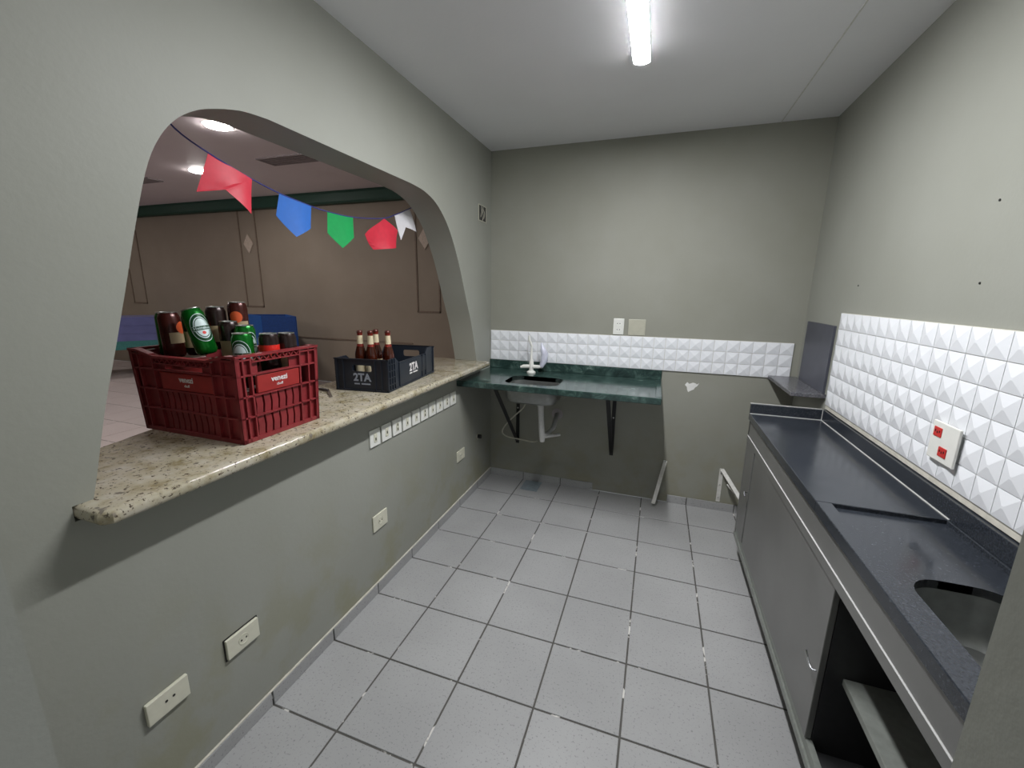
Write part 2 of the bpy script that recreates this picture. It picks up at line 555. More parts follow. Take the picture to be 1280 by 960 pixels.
# raised panel mouldings on the hall wall, one frame per panel
def molding(x0, x1, z0, z1, n):
    bm = nb(); w_ = 0.022; d_ = 0.012
    box(bm, x0, x0 + w_, HY - d_, HY, z0, z1); box(bm, x1 - w_, x1, HY - d_, HY, z0, z1)
    box(bm, x0, x1, HY - d_, HY, z0, z0 + w_)
    return struct(fin(bm, 'trim_%d' % n, 'molding'), 'thin raised moulding framing a panel on the brown hall wall')
for n, (a, b) in enumerate(((-5.68, -5.28), (-2.20, -1.80), (-8.75, -8.35))):
    molding(a, b, 1.23, 2.835, 3 + n)
for n, (a, b) in enumerate(((-8.25, -5.78), (-5.18, -2.30))):
    bm = nb(); box(bm, a, b, HY - 0.012, HY, 0.735, 0.755)
    struct(fin(bm, 'trim_%d' % (6 + n), 'molding'), 'thin horizontal moulding across the brown hall wall')
for x, lab in ((-5.48, 'small pale diamond ornament on the hall wall above the red cans'), (-2.03, 'small pale diamond ornament on the hall wall beside the white flag')):
    bm = nb(); prism(bm, [(-0.11, 0), (0, -0.16), (0.11, 0), (0, 0.16)], 0, 0.02, 0.005, 1, mat=Matrix.Translation((x, HY, 2.30)) @ XZ)
    tag(recenter(fin(bm, 'diamond_ornament', 'diamond'), (x, HY, 2.30)), lab, 'ornament')

# hall down-lights: trim ring and glowing disc
def downlight(x, y, lab, grp=None, r=0.105):
    t_ = thing('downlight', lab, 'light', (x, y, HZ), 0, grp)
    bm = nb(); lathe(bm, [(r, 0.0), (r + 0.02, 0.0), (r + 0.02, -0.002), (r, -0.003), (r, 0.0)], 28)
    fin(bm, 'trim_ring', 'lamp_body', t_, True, 'local')
    bm = nb(); lathe(bm, [(0, -0.022), (0.45 * r, -0.020), (0.8 * r, -0.015), (0.96 * r, -0.009), (r - 0.0005, -0.001), (0, -0.001)], 28)
    fin(bm, 'diffuser', 'downlight_glow', t_, True, 'local')
downlight(-2.68, 2.83, 'big round glowing downlight in the hall ceiling just above the red flag')
downlight(-4.40, 3.86, 'small round downlight in the hall ceiling, half behind the red flag')
for x, y in ((-7.2, 1.2), (-2.68, 0.2), (-8.6, 3.2), (-4.9, 0.6)):  # unseen lamps added to brighten the hall
    downlight(x, y, 'added unseen round downlight in the hall ceiling, brightening the hall', 'added hall downlights out of view')
for (x, y, hx, hy, lab) in ((-2.86, 3.80, 0.36, 0.13, 'grey rectangular vent in the hall ceiling beside the big downlight'), (-5.7, 3.97, 0.30, 0.10, 'small grey vent in the hall ceiling by the hatch edge')):
    v = thing('ceiling_vent', lab, 'vent', (x, y, HZ))
    bm = nb(); plate_hole(bm, [(-hx, -hy), (hx, -hy), (hx, hy), (-hx, hy)], [(-hx + .02, -hy + .02), (hx - .02, -hy + .02), (hx - .02, hy - .02), (-hx + .02, hy - .02)], -0.015, 0)
    fin(bm, 'frame', 'vent_dark', v, False, 'local')
    for k in range(6):
        yy = -hy + 0.03 + k * (2 * hy - 0.06) / 5
        bm = nb(); box(bm, -hx + .02, hx - .02, yy - 0.012, yy + 0.012, -0.010, -0.004)
        fin(bm, 'slat', 'vent_dark', v, False, 'local')

# blue tables in the hall
tb = thing('draped_table', 'blue table under a lilac plastic cloth with teal hem in the hall', 'table', (-7.9, 4.45, 0), 1.0)
bm = nb(); box(bm, -0.78, 0.78, -0.38, 0.30, 0.98, 1.02); fin(bm, 'tabletop', 'table_blue', tb, False, 'local')
bm = nb()
box(bm, -0.80, 0.80, -0.40, 0.32, 1.02, 1.03, 0.004)
box(bm, -0.80, 0.80, -0.41, -0.395, 0.60, 1.02, 0.004); box(bm, 0.79, 0.805, -0.40, 0.32, 0.60, 1.02, 0.004); box(bm, -0.805, -0.79, -0.40, 0.32, 0.60, 1.02, 0.004)
for z in (0.88, 0.74):
    box(bm, -0.80, 0.80, -0.416, -0.41, z, z + 0.015, 0.003)
cl = fin(bm, 'cloth', 'cloth_lilac', tb, False, 'local')
bm = nb(); box(bm, -0.805, 0.81, -0.417, -0.41, 0.47, 0.62, 0.003); box(bm, 0.806, 0.813, -0.41, 0.32, 0.47, 0.62, 0.003)
fin(bm, 'hem', 'cloth_teal', cl, False, 'local')
for sx in (-0.62, -0.3, 0.3, 0.62):
    for sy in (-0.30, 0.22):
        bm = nb(); box(bm, sx - 0.07, sx + 0.07, sy - 0.05, sy + 0.05, 0, 0.98, 0.01)
        fin(bm, 'leg', 'table_blue', tb, False, 'local')
bx = thing('box_stand', 'tall navy blue box stand behind the red crate in the hall', 'stand', (-4.43, 4.72, 0))
c0 = [(-0.62, 0.10), (-0.02, -0.16), (0.46, 0.02), (-0.10, 0.36)]
for k in range(4):
    a, b = c0[k], c0[(k + 1) % 4]
    bm = nb(); bar(bm, (a[0], a[1], 0.57), (b[0], b[1], 0.57), 1.14, 0.02)
    fin(bm, 'panel', 'box_blue_lit' if k in (0, 2) else 'box_blue_shaded', bx, False, 'local')  # light and shade of the box faces put into two blues
bm = nb(); prism(bm, [(a * 0.96, b * 0.96) for a, b in c0], 1.05, 1.07); fin(bm, 'top_board', 'box_blue_shaded', bx, False, 'local')

# ---------------------------------------------------------------- ceiling tube light
tl = thing('tube_light', 'glowing white linear tube light on the kitchen ceiling', 'light', (1.113, 1.37, H))
bm = nb(); box(bm, -0.03482, 0.03482, -0.522, 0.522, -0.0285, -0.0002); fin(bm, 'housing', 'lamp_body', tl, False, 'local')
bm = nb()
prof = [(0.035 * math.cos(a), -0.0287 - 0.0034 * math.sin(a)) for a in [math.radians(180 * k / 14) for k in range(15)]]
rings = []
for yy, s in [(-0.488 - 0.035 * math.sin(math.radians(q)), max(math.cos(math.radians(q)), 0.05)) for q in (90, 75, 60, 40, 20, 0)] + [(0.488 + 0.035 * math.sin(math.radians(q)), max(math.cos(math.radians(q)), 0.05)) for q in (0, 20, 40, 60, 75, 90)]:
    rings.append([(x * s, yy, -0.0285 + (z + 0.0285) * s) for x, z in prof])
loft(bm, rings, True)
bm.verts.ensure_lookup_table()
bm.faces.new([bm.verts[i] for i in range(15)][::-1])
fin(bm, 'diffuser', 'tube_glow', tl, True, 'local')

# ---------------------------------------------------------------- serving bar slab
outline = [(0.108, BAR0 + 0.02), (0.108, BAR1 - 0.03), (0.085, BAR1), (-0.40, BAR1), (-0.45, BAR1 - 0.08), (-0.455, 0.68), (-0.44, 0.58), (-0.40, 0.49), (-0.33, 0.38), (-0.24, 0.28), (-0.18, BAR0), (0.088, BAR0)]
bm = nb(); prism(bm, outline[::-1], BZ0, BZ1, 0.016, 6)
tag(recenter(fin(bm, 'granite_bar', 'cream_granite', None, True), (-0.17, 1.42, BZ0)), 'long cream speckled granite bar slab through the arched hatch', 'bar counter')

# ---------------------------------------------------------------- tiled backsplashes
PS = 0.0785
def pyramid_mesh(p):
    b = nb(); h = p / 2 - 0.0011
    base = [(-h, -h, 0), (h, -h, 0), (h, h, 0), (-h, h, 0)]
    k = h - 0.003
    rim = [(-h, -h, 0.004), (h, -h, 0.004), (h, h, 0.004), (-h, h, 0.004)]
    v0 = [b.verts.new(q) for q in base]; v1 = [b.verts.new(q) for q in rim]
    q_ = 0.10
    top = [b.verts.new((sx * h * q_, sy * h * q_, 0.0105)) for sx, sy in ((-1, -1), (1, -1), (1, 1), (-1, 1))]
    for i in range(4):
        j = (i + 1) % 4
        b.faces.new((v0[i], v0[j], v1[j], v1[i])); b.faces.new((v1[i], v1[j], top[j], top[i]))
    b.faces.new(top); b.faces.new(v0[::-1])
    bmesh.ops.recalc_face_normals(b, faces=b.faces)
    me = bpy.data.meshes.new('tile'); b.to_mesh(me); b.free(); me.materials.append(M['glazed_tile']); return me
pm = pyramid_mesh(PS)
bs = thing('tile_backsplash', 'three-row band of white pyramid tiles on the far wall above the sink', 'backsplash', (1.07, D, 1.013))
bm = nb(); box(bm, 0.004, 0.004 + 27 * PS, D - 0.006, D - 0.0006, 1.013, 1.013 + 3 * PS)
fin(bm, 'mortar_bed', 'mortar', bs)
for i in range(27):
    for j in range(3):
        o = bpy.data.objects.new('tile', pm); COL.objects.link(o); o.parent = bs
        o.matrix_basis = Matrix.Translation((0.004 + (i + 0.5) * PS - 1.07, -0.006, (j + 0.5) * PS)) @ Matrix.Rotation(PI / 2, 4, 'X')
PS2 = 0.0805
pm2 = pyramid_mesh(PS2)
bs2 = thing('tile_backsplash', 'six-row white pyramid tile backsplash on the right wall above the dark counter', 'backsplash', (W, 1.4, 0.984))
NC = 26
Y1 = 2.305
bm = nb(); box(bm, W - 0.008, W - 0.0006, Y1 - NC * PS2, Y1, 0.962, 0.984 + 6 * PS2)
fin(bm, 'mortar_bed', 'mortar', bs2)
SKT = (1.250, 1.377, 1.048, 1.168)
for i in range(NC):
    for j in range(6):
        o = bpy.data.objects.new('tile', pm2); COL.objects.link(o); o.parent = bs2
        o.matrix_basis = Matrix.Translation((-0.008, Y1 - (i + 0.5) * PS2 - 1.4, (j + 0.5) * PS2)) @ Matrix.Rotation(-PI / 2, 4, 'Y')

# ---------------------------------------------------------------- right counter, cabinet
XF, YE, CZ = 1.8045, 2.305, 0.90
ct = thing('stone_counter', 'long dark polished stone counter with sunken sink along the right wall', 'counter', (XF, YE, 0.862))
bm = nb()
CY0, RY = -0.05, 1.215
box(bm, XF, W - 0.0008, RY, YE, 0.862, CZ, 0.002)
box(bm, XF, 1.849, CY0, RY, 0.862, CZ, 0.002)
box(bm, 2.138, W - 0.0008, CY0, RY, 0.862, CZ, 0.002)
hole = rrect(1.992, 0.62, 0.107, 0.262, 0.075, 7)
plate_hole(bm, [(1.849, CY0), (2.138, CY0), (2.138, RY), (1.849, RY)], hole, 0.864, 0.886)
fin(bm, 'slab', 'dark_granite', ct)
bm = nb(); box(bm, W - 0.022, W - 0.0008, CY0, YE - 0.0205, CZ, 0.958, 0.0015); fin(bm, 'upstand', 'dark_granite', ct)
bm = nb(); box(bm, XF, W - 0.0005, YE - 0.02, YE, CZ, 0.956, 0.0015); fin(bm, 'upstand', 'dark_granite', ct)
bm = nb()
box(bm, XF, W - 0.022, YE - 0.0225, YE - 0.02, CZ, CZ + 0.003); box(bm, W - 0.0245, W - 0.022, RY, YE - 0.02, CZ, CZ + 0.003)
box(bm, W - 0.0235, W - 0.019, YE - 0.0235, YE - 0.019, CZ, 0.958)
box(bm, XF, W - 0.02, YE - 0.004, YE + 0.0005, 0.956, 0.9585)
fin(bm, 'caulk_line', 'caulk', ct)
bm = nb()
rings = []
for z, s in ((0.8855, 1.0), (0.864, 1.0), (0.85, 0.985), (0.78, 0.95), (0.755, 0.90), (0.742, 0.78), (0.738, 0.30)):
    hx, hy = 0.107 * s, 0.262 - (0.107 - 0.107 * s)
    rings.append([(x, y, z) for x, y in rrect(1.992, 0.62, hx, hy, 0.075 * min(1, s), 7)])
loft(bm, rings)
fin(bm, 'sink_bowl', 'brushed_steel', ct, True)

cb = thing('base_cabinet', 'long grey laminate base cabinet under the dark stone counter', 'cabinet', (XF, YE, 0))
XB = 1.812
bm = nb(); box(bm, XB, 1.835, 0.0, 2.298, 0.774, 0.861, 0.001); fin(bm, 'apron', 'cabinet_laminate', cb)
bm = nb(); box(bm, XB - 0.003, 1.835, 0.0, 2.298, 0.738, 0.772, 0.0015); fin(bm, 'top_rail', 'cabinet_laminate', cb)
bm = nb(); box(bm, XB - 0.0035, XB + 0.004, 0.0, 2.298, 0.7718, 0.7734); fin(bm, 'edge_highlight', 'pvc_grey', cb)  # pale strip painted in as the highlight along the rail's folded edge
bm = nb(); box(bm, XB - 0.003, 1.835, 0.0, 2.298, 0.140, 0.166, 0.0015); fin(bm, 'bottom_rail', 'cabinet_edge', cb)
bm = nb(); box(bm, XB + 0.004, 1.835, 0.0, 2.298, 0.166, 0.196, 0.001); fin(bm, 'door_track', 'cabinet_edge', cb)
bm = nb(); box(bm, XB, 2.15, 2.280, 2.2995, 0.140, 0.861, 0.001); fin(bm, 'side_panel', 'cabinet_laminate', cb)
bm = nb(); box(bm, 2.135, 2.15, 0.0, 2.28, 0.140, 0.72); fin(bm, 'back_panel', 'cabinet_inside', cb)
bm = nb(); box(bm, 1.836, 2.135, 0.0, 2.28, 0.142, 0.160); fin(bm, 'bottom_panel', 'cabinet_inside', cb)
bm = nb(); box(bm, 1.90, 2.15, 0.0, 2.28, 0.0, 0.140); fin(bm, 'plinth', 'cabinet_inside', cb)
d1 = None
bm = nb(); box(bm, XB + 0.001, 1.830, 1.003, 2.085, 0.198, 0.737, 0.0015); d1 = fin(bm, 'door', 'cabinet_laminate', cb)
bm = nb(); tube(bm, [(XB + 0.0008, 1.012, 0.440), (XB - 0.013, 1.013, 0.442), (XB - 0.015, 1.030, 0.448), (XB - 0.015, 1.046, 0.455), (XB - 0.018, 1.056, 0.470)], 0.0035, 8); fin(bm, 'handle', 'chrome', d1, True)
bm = nb(); box(bm, XB + 0.001, 1.830, 2.112, 2.2795, 0.198, 0.737, 0.0015); d2 = fin(bm, 'door', 'cabinet_laminate', cb)
bm = nb(); box(bm, XB + 0.010, 1.838, 2.085, 2.112, 0.198, 0.737); fin(bm, 'finger_groove', 'cabinet_inside', cb)
bm = nb(); tube(bm, [(XB + 0.001, 2.125, 0.495), (XB - 0.016, 2.118, 0.500), (XB - 0.020, 2.100, 0.497), (XB - 0.020, 2.075, 0.494)], 0.0035, 8); fin(bm, 'handle', 'chrome', d2, True)
bm = nb(); box(bm, 1.831, 2.135, 1.003, 1.022, 0.160, 0.737); fin(bm, 'divider', 'cabinet_inside', cb)
bm = nb(); box(bm, 1.876, 2.135, 0.0, 1.002, 0.425, 0.447, 0.0015); fin(bm, 'inner_shelf', 'cabinet_edge', cb)

# corner shelf and slate panel
bm = nb(); box(bm, 2.0, W - 0.0005, 2.34, D - 0.0005, 1.008, 1.030, 0.002)
tag(recenter(fin(bm, 'corner_shelf', 'grey_granite'), (2.08, 2.6, 1.008)), 'small grey stone corner shelf beyond the dark counter', 'shelf')
bm = nb(); box(bm, W - 0.012, W - 0.0005, 2.365, 2.79, 1.0305, 1.397, 0.001)
tag(recenter(fin(bm, 'slate_panel', 'slate_panel'), (W, 2.58, 1.03)), 'dark slate panel standing on the small corner shelf', 'panel')

# ---------------------------------------------------------------- sink counter on the far wall
sk = thing('sink_counter', 'green marbled granite sink slab hung on the far wall', 'sink', (0.66, D, 0.915))
SZ = 0.945
bm = nb()
shole = rrect(0.490, 2.475, 0.190, 0.140, 0.07, 6)
plate_hole(bm, [(0.001, 2.245), (1.332, 2.245), (1.332, D - 0.0005), (0.001, D - 0.0005)], shole, 0.913, SZ)
box(bm, 0.001, 1.332, 2.240, 2.275, 0.910, SZ + 0.006, 0.005, seg=2)
box(bm, 1.297, 1.334, 2.2755, D - 0.0005, 0.910, SZ + 0.006, 0.005, seg=2)
fin(bm, 'slab', 'green_granite', sk)
bm = nb(); box(bm, 0.001, 1.332, D - 0.022, D - 0.0005, SZ, 1.0125, 0.0015); fin(bm, 'upstand', 'green_granite', sk)
bm = nb()
rings = []
for z, s in ((0.9445, 1.0), (0.913, 1.0), (0.905, 1.02), (0.84, 0.96), (0.81, 0.90), (0.797, 0.75), (0.795, 0.25)):
    rings.append([(x, y, z) for x, y in rrect(0.490, 2.475, 0.190 * s, 0.140 * s, 0.07 * s, 6)])
loft(bm, rings)
fin(bm, 'bowl', 'brushed_steel', sk, True)

fc = thing('faucet', 'white cross-handle faucet with filter standing on the green sink slab', 'faucet', (0.387, 2.744, SZ + 0.0008))
bm = nb(); lathe(bm, [(0, 0), (0.034, 0), (0.034, 0.008), (0.018, 0.018), (0, 0.018)], 20); fin(bm, 'flange', 'white_plastic', fc, True, 'local')
bm = nb(); lathe(bm, [(0, 0.018), (0.017, 0.018), (0.019, 0.05), (0.016, 0.09), (0.009, 0.11), (0.007, 0.215), (0, 0.215)], 16); fin(bm, 'body', 'white_plastic', fc, True, 'local')
bm = nb(); tube(bm, [(-0.083, -0.01, 0.040), (-0.06, -0.008, 0.046), (0, 0, 0.05), (0.06, -0.006, 0.05), (0.088, -0.01, 0.054)], [0.009, 0.015, 0.014, 0.014, 0.011], 12); fin(bm, 'cross_handle', 'white_plastic', fc, True, 'local')
bm = nb(); tube(bm, [(0, 0, 0.205), (-0.008, -0.004, 0.23), (-0.016, -0.01, 0.25), (-0.018, -0.012, 0.285)], [0.008, 0.010, 0.010, 0.006], 12); fin(bm, 'spout_tip', 'white_plastic', fc, True, 'local')
bm = nb(); tube(bm, [(0.083, -0.01, 0.05), (0.086, -0.006, 0.07), (0.100, 0, 0.10), (0.102, 0.002, 0.15), (0.088, 0.004, 0.185), (0.078, 0.006, 0.215), (0.074, 0.006, 0.235)], [0.013, 0.020, 0.027, 0.027, 0.020, 0.010, 0.005], 14); fin(bm, 'filter_bag', 'bag_plastic', fc, True, 'local')

dr = thing('drain_pipe', 'grey plastic drain trap hanging under the green sink', 'pipe', (0.540, 2.475, 0.5))
bm = nb(); tube(bm, [(0.540, 2.475, 0.796), (0.540, 2.475, 0.775), (0.542, 2.475, 0.765), (0.546, 2.478, 0.68), (0.556, 2.485, 0.52), (0.557, 2.486, 0.500)], [0.032, 0.032, 0.021, 0.020, 0.021, 0.017], 14); fin(bm, 'tailpiece', 'pvc_grey', dr, True)
bm = nb(); tube(bm, [(0.556, 2.486, 0.545), (0.575, 2.56, 0.535), (0.60, 2.64, 0.56), (0.595, 2.74, 0.60), (0.575, 2.86, 0.60)], 0.017, 12); fin(bm, 'trap_arm', 'pvc_grey', dr, True)
bm = nb(); tube(bm, [(0.557, 2.49, 0.53), (0.61, 2.55, 0.528), (0.66, 2.60, 0.527)], 0.011, 10); fin(bm, 'stub', 'pvc_grey', dr, True)
bm = nb(); tube(bm, [(0.575, D - 0.003, 0.60), (0.575, D - 0.0005, 0.60)], 0.045, 18); fin(bm, 'wall_escutcheon', 'vent_dark', dr, True)
def sm3(pts, k=5):
    out = []; n = len(pts)
    for i in range(n - 1):
        p0 = Vector(pts[max(i - 1, 0)]); p1 = Vector(pts[i]); p2 = Vector(pts[i + 1]); p3 = Vector(pts[min(i + 2, n - 1)])
        for s in range(k):
            t_ = s / k
            out.append(0.5 * ((2 * p1) + (p2 - p0) * t_ + (2 * p0 - 5 * p1 + 4 * p2 - p3) * t_ ** 2 + (3 * p1 - p0 - 3 * p2 + p3) * t_ ** 3))
    out.append(Vector(pts[-1])); return out
bm = nb(); tube(bm, sm3([(0.36, 2.72, 0.905), (0.355, 2.71, 0.70), (0.252, 2.70, 0.583), (0.172, 2.70, 0.470), (0.21, 2.70, 0.423), (0.321, 2.70, 0.413), (0.44, 2.71, 0.405), (0.46, D - 0.002, 0.40)]), 0.0055, 8)
tag(recenter(fin(bm, 'water_hose', 'cable', None, True), (0.355, 2.71, 0.7)), 'thin cream hose looping from under the green sink to the wall', 'hose')

for x, lab in ((0.245, 'black steel bracket under the sink bowl end of the green slab'), (1.015, 'black steel bracket under the right end of the green slab')):
    t_ = thing('shelf_bracket', lab, 'bracket', (x, D, 0.315))
    bm = nb(); box(bm, x - 0.014, x + 0.014, D - 0.006, D - 0.0005, 0.315, 0.909); fin(bm, 'wall_arm', 'bracket_black', t_)
    bm = nb(); box(bm, x - 0.014, x + 0.014, 2.33, D - 0.006, 0.903, 0.9095); fin(bm, 'top_arm', 'bracket_black', t_)
    bm = nb(); bar(bm, (x, 2.34, 0.900), (x, D - 0.010, 0.335), 0.028, 0.006, (1, 0, 0)); fin(bm, 'brace', 'bracket_black', t_)
    for z in (0.34, 0.62, 0.88):
        bm = nb(); tube(bm, [(x, D - 0.010, z), (x, D - 0.006, z)], 0.006, 8); fin(bm, 'screw', 'steel', t_)

# loose white brackets on the far wall
t_ = thing('loose_bracket', 'single white metal bracket arm leaning off the far wall', 'bracket', (1.41, D, 0.06))
bm = nb(); bar(bm, (1.415, D - 0.004, 0.33), (1.352, D - 0.14, 0.035), 0.026, 0.004, (1, 0.2, 0)); fin(bm, 'arm', 'bracket_white', t_)
bm = nb(); tube(bm, [(1.418, D - 0.0005, 0.325), (1.414, D - 0.012, 0.325)], 0.006, 8); fin(bm, 'screw', 'steel', t_)
t_ = thing('folding_bracket', 'white hinged metal bracket on the far wall beside the grey cabinet', 'bracket', (1.798, D, 0.07))
bm = nb(); box(bm, 1.785, 1.811, D - 0.004, D - 0.0005, 0.068, 0.325); fin(bm, 'wall_arm', 'bracket_white', t_)
bm = nb(); bar(bm, (1.800, D - 0.006, 0.322), (1.915, D - 0.22, 0.185), 0.026, 0.004, (1, 0.3, 0.4)); fin(bm, 'swing_arm', 'bracket_white', t_)
bm = nb(); bar(bm, (1.835, D - 0.06, 0.235), (1.93, D - 0.16, 0.15), 0.010, 0.003, (1, 0.3, 0.4)); fin(bm, 'stay', 'bracket_white', t_)
for z in (0.10, 0.20, 0.29):
    bm = nb(); tube(bm, [(1.798, D - 0.007, z), (1.798, D - 0.004, z)], 0.005, 8); fin(bm, 'screw', 'steel', t_)

# floor drain cover
t_ = thing('floor_drain', 'blue grey square drain cover on the floor under the sink', 'drain', (0.405, 2.76, 0))
bm = nb(); box(bm, 0.335, 0.475, 2.675, 2.845, 0.0006, 0.005, 0.001); fin(bm, 'frame', 'drain_plate', t_)
for k in range(6):
    bm = nb(); box(bm, 0.350, 0.460, 2.692 + k * 0.025, 2.704 + k * 0.025, 0.005, 0.0062); fin(bm, 'slat', 'drain_plate', t_)

# ---------------------------------------------------------------- switches and sockets
def plate(name, lab, cat, centre, w, h, face, mat='old_plastic', group=None, th=0.008):
    """face: '+x' on the left wall, '-x' on the right wall, '-y' on the far wall"""
    t_ = thing(name, lab, cat, centre, {'+x': PI / 2, '-x': -PI / 2, '-y': 0}[face], group)
    bm = nb(); box(bm, -w / 2, w / 2, -th, 0, -h / 2, h / 2, 0.0025, seg=2)
    fin(bm, 'plate', mat, t_, False, 'local')
    return t_
def slot_round(t_, x, z, mat='dark_slot', ring='old_plastic', th=0.008):
    bm = nb(); lathe(bm, [(0, 0), (0.019, 0), (0.019, 0.0015), (0.016, 0.0015), (0.0155, 0.0004), (0, 0.0004)], 18, mat=Matrix.Translation((x, -th, z)) @ Matrix.Rotation(PI / 2, 4, 'X'))
    s = fin(bm, 'socket', ring, t_, True, 'local')
    for dx in (-0.009, 0.009):
        bm = nb(); tube(bm, [(x + dx, -th - 0.0012, z), (x + dx, -th + 0.001, z)], 0.0032, 8)
        fin(bm, 'socket_hole', mat, s, False, 'local')
# row of ten doorbell-like switch plates under the bar
NSW = 10
for k in range(NSW):
    y = 1.292 + (k + 0.5) * (2.225 - 1.292) / NSW
    lab = 'cream switch plate under the bar, %s' % ('first in the row at the red crate end', 'second in the row from the red crate end', 'third in the row from the red crate end', 'fourth in the row from the red crate end',
        'fifth in the row from the red crate end', 'fifth in the row from the sink end', 'fourth in the row from the sink end', 'third in the row from the sink end', 'second in the row from the sink end', 'last in the row at the sink end')[k]
    t_ = plate('switch_plate', lab, 'switch', (0.0005, y, 0.840), 0.078, 0.086, '+x', 'white_plastic', 'row of switch plates under the bar')
    bm = nb(); box(bm, -0.012, 0.012, -0.0105, -0.008, -0.022, 0.022, 0.001); fin(bm, 'rocker', 'old_plastic', t_, False, 'local')
    for z in ((-0.006,), (0.0,), (-0.012, 0.012))[k % 3]:
        bm = nb(); box(bm, -0.0035, 0.0035, -0.0115, -0.0105, z - 0.007, z + 0.007); fin(bm, 'slot', 'dark_slot', t_, False, 'local')
t_ = plate('power_outlet', 'cream square outlet low on the left wall beside the sink bracket', 'outlet', (0.0005, 2.285, 0.392), 0.12, 0.080, '+x'); slot_round(t_, 0, 0)
t_ = plate('power_outlet', 'cream outlet low on the left wall below the switch row', 'outlet', (0.0005, 1.342, 0.392), 0.115, 0.085, '+x'); slot_round(t_, 0, 0)
t_ = plate('power_outlet', 'aged cream outlet with dark grimy rim low on the left wall', 'outlet', (0.0005, 0.570, 0.368), 0.118, 0.074, '+x', th=0.012)
slot_round(t_, 0, 0, th=0.012)
bm = nb(); box(bm, -0.062, 0.062, -0.003, 0, -0.042, 0.040); fin(bm, 'backing', 'dark_slot', t_, False, 'local')
t_ = plate('power_outlet', 'cream blank-looking outlet with two dark pin holes low on the left wall', 'outlet', (0.0005, 0.333, 0.368), 0.112, 0.072, '+x', th=0.012)
for dx in (-0.007, 0.013):
    bm = nb(); tube(bm, [(dx, -0.0128, 0.004), (dx, -0.0115, 0.004)], 0.004, 8); fin(bm, 'socket_hole', 'dark_slot', t_, False, 'local')
t_ = plate('power_outlet', 'white double outlet plate on the far wall above the tile band', 'outlet', (1.006, D - 0.0005, 1.314), 0.075, 0.116, '-y', 'white_plastic')
slot_round(t_, 0, 0.022, ring='white_plastic'); slot_round(t_, 0, -0.022, ring='white_plastic')
plate('blank_plate', 'wall-coloured blank cover plate next to the white double outlet', 'cover plate', (1.134, D - 0.0005, 1.312), 0.118, 0.114, '-y', 'blank_plate', th=0.005)
t_ = plate('power_outlet', 'white square outlet with two red sockets on the tiled right wall', 'outlet', (W - 0.0208, 1.313, 1.108), 0.128, 0.122, '-x', 'white_plastic', th=0.008)
for (dx, dz) in ((-0.030, 0.028), (0.010, -0.027)):
    bm = nb(); box(bm, dx - 0.019, dx + 0.019, -0.0105, -0.008, dz - 0.015, dz + 0.015, 0.001)
    s = fin(bm, 'socket', 'red_socket', t_, False, 'local')
    for k in (-1, 0, 1):
        bm = nb(); box(bm, dx + k * 0.010 - 0.002, dx + k * 0.010 + 0.002, -0.0112, -0.0105, dz - 0.004 + abs(k) * 0.003, dz + 0.003 + abs(k) * 0.003); fin(bm, 'socket_hole', 'dark_slot', s, False, 'local')
# uncovered junction box on the left wall
t_ = thing('junction_box', 'uncovered dark junction box high on the left wall near the corner', 'junction box', (0, 2.70, 2.10))
bm = nb(); plate_hole(bm, [(2.628, 2.047), (2.772, 2.047), (2.772, 2.160), (2.628, 2.160)], [(2.636, 2.053), (2.764, 2.053), (2.764, 2.154), (2.636, 2.154)], 0.0003, 0.004, mat=YZ); fin(bm, 'rim', 'blank_plate', t_)
bm = nb(); box(bm, 0.0003, 0.0012, 2.636, 2.764, 2.053, 2.154); fin(bm, 'cavity', 'box_inside', t_)
for k, (dy, dz) in enumerate(((-0.03, 0.01), (0.0, -0.012), (0.025, 0.006))):
    bm = nb(); tube(bm, sm3([(0.001, 2.70 + dy, 2.10 + dz - 0.035), (0.006, 2.705 + dy, 2.10 + dz), (0.004, 2.695 + dy * 0.5, 2.10 + dz + 0.03), (0.001, 2.70 + dy * 0.6, 2.10 + dz + 0.045)]), 0.002, 6); fin(bm, 'wire', 'cable', t_, True)
# small marks: paper scrap and wall plugs
bm = nb(); prism(bm, [(1.498, 0.925), (1.508, 0.940), (1.522, 0.928), (1.545, 0.938), (1.560, 0.936), (1.572, 0.928), (1.585, 0.936), (1.575, 0.915), (1.562, 0.905), (1.555, 0.890), (1.538, 0.880), (1.520, 0.868), (1.512, 0.885), (1.508, 0.905), (1.494, 0.918)], 0.0004, 0.002, mat=Matrix.Translation((0, D, 0)) @ XZ)
tag(recenter(fin(bm, 'paper_scrap', 'torn_paper'), (1.54, D, 0.905)), 'torn white paper scrap stuck on the far wall right of the sink', 'paper')
for (y, z, lab) in ((1.374, 1.593, 'tiny dark screw hole on the right wall directly above the red socket outlet'), (2.197, 1.601, 'tiny dark screw hole on the right wall above the far end of the tiles'), (1.376, 1.824, 'tiny dark screw hole highest up on the right wall')):
    bm = nb(); lathe(bm, [(0, 0), (0.0035, 0), (0.0035, 0.002), (0.002, 0.0025), (0, 0.001)], 10, mat=Matrix.Translation((W - 0.0003, y, z)) @ Matrix.Rotation(-PI / 2, 4, 'Y'))
    tag(recenter(fin(bm, 'wall_plug', 'dark_slot'), (W, y, z)), lab, 'wall plug', 'wall plugs on the right wall')
t_ = thing('pipe_stub', 'short dark pipe stub low on the left wall near the sink', 'pipe stub', (0, 2.60, 0.43))
bm = nb(); tube(bm, [(0.0005, 2.60, 0.43), (0.03, 2.60, 0.43)], 0.016, 12); fin(bm, 'stub', 'bracket_black', t_, True)
bm = nb(); tube(bm, [(0.0005, 2.60, 0.43), (0.004, 2.60, 0.43)], 0.026, 14); fin(bm, 'flange', 'blank_plate', t_, True)

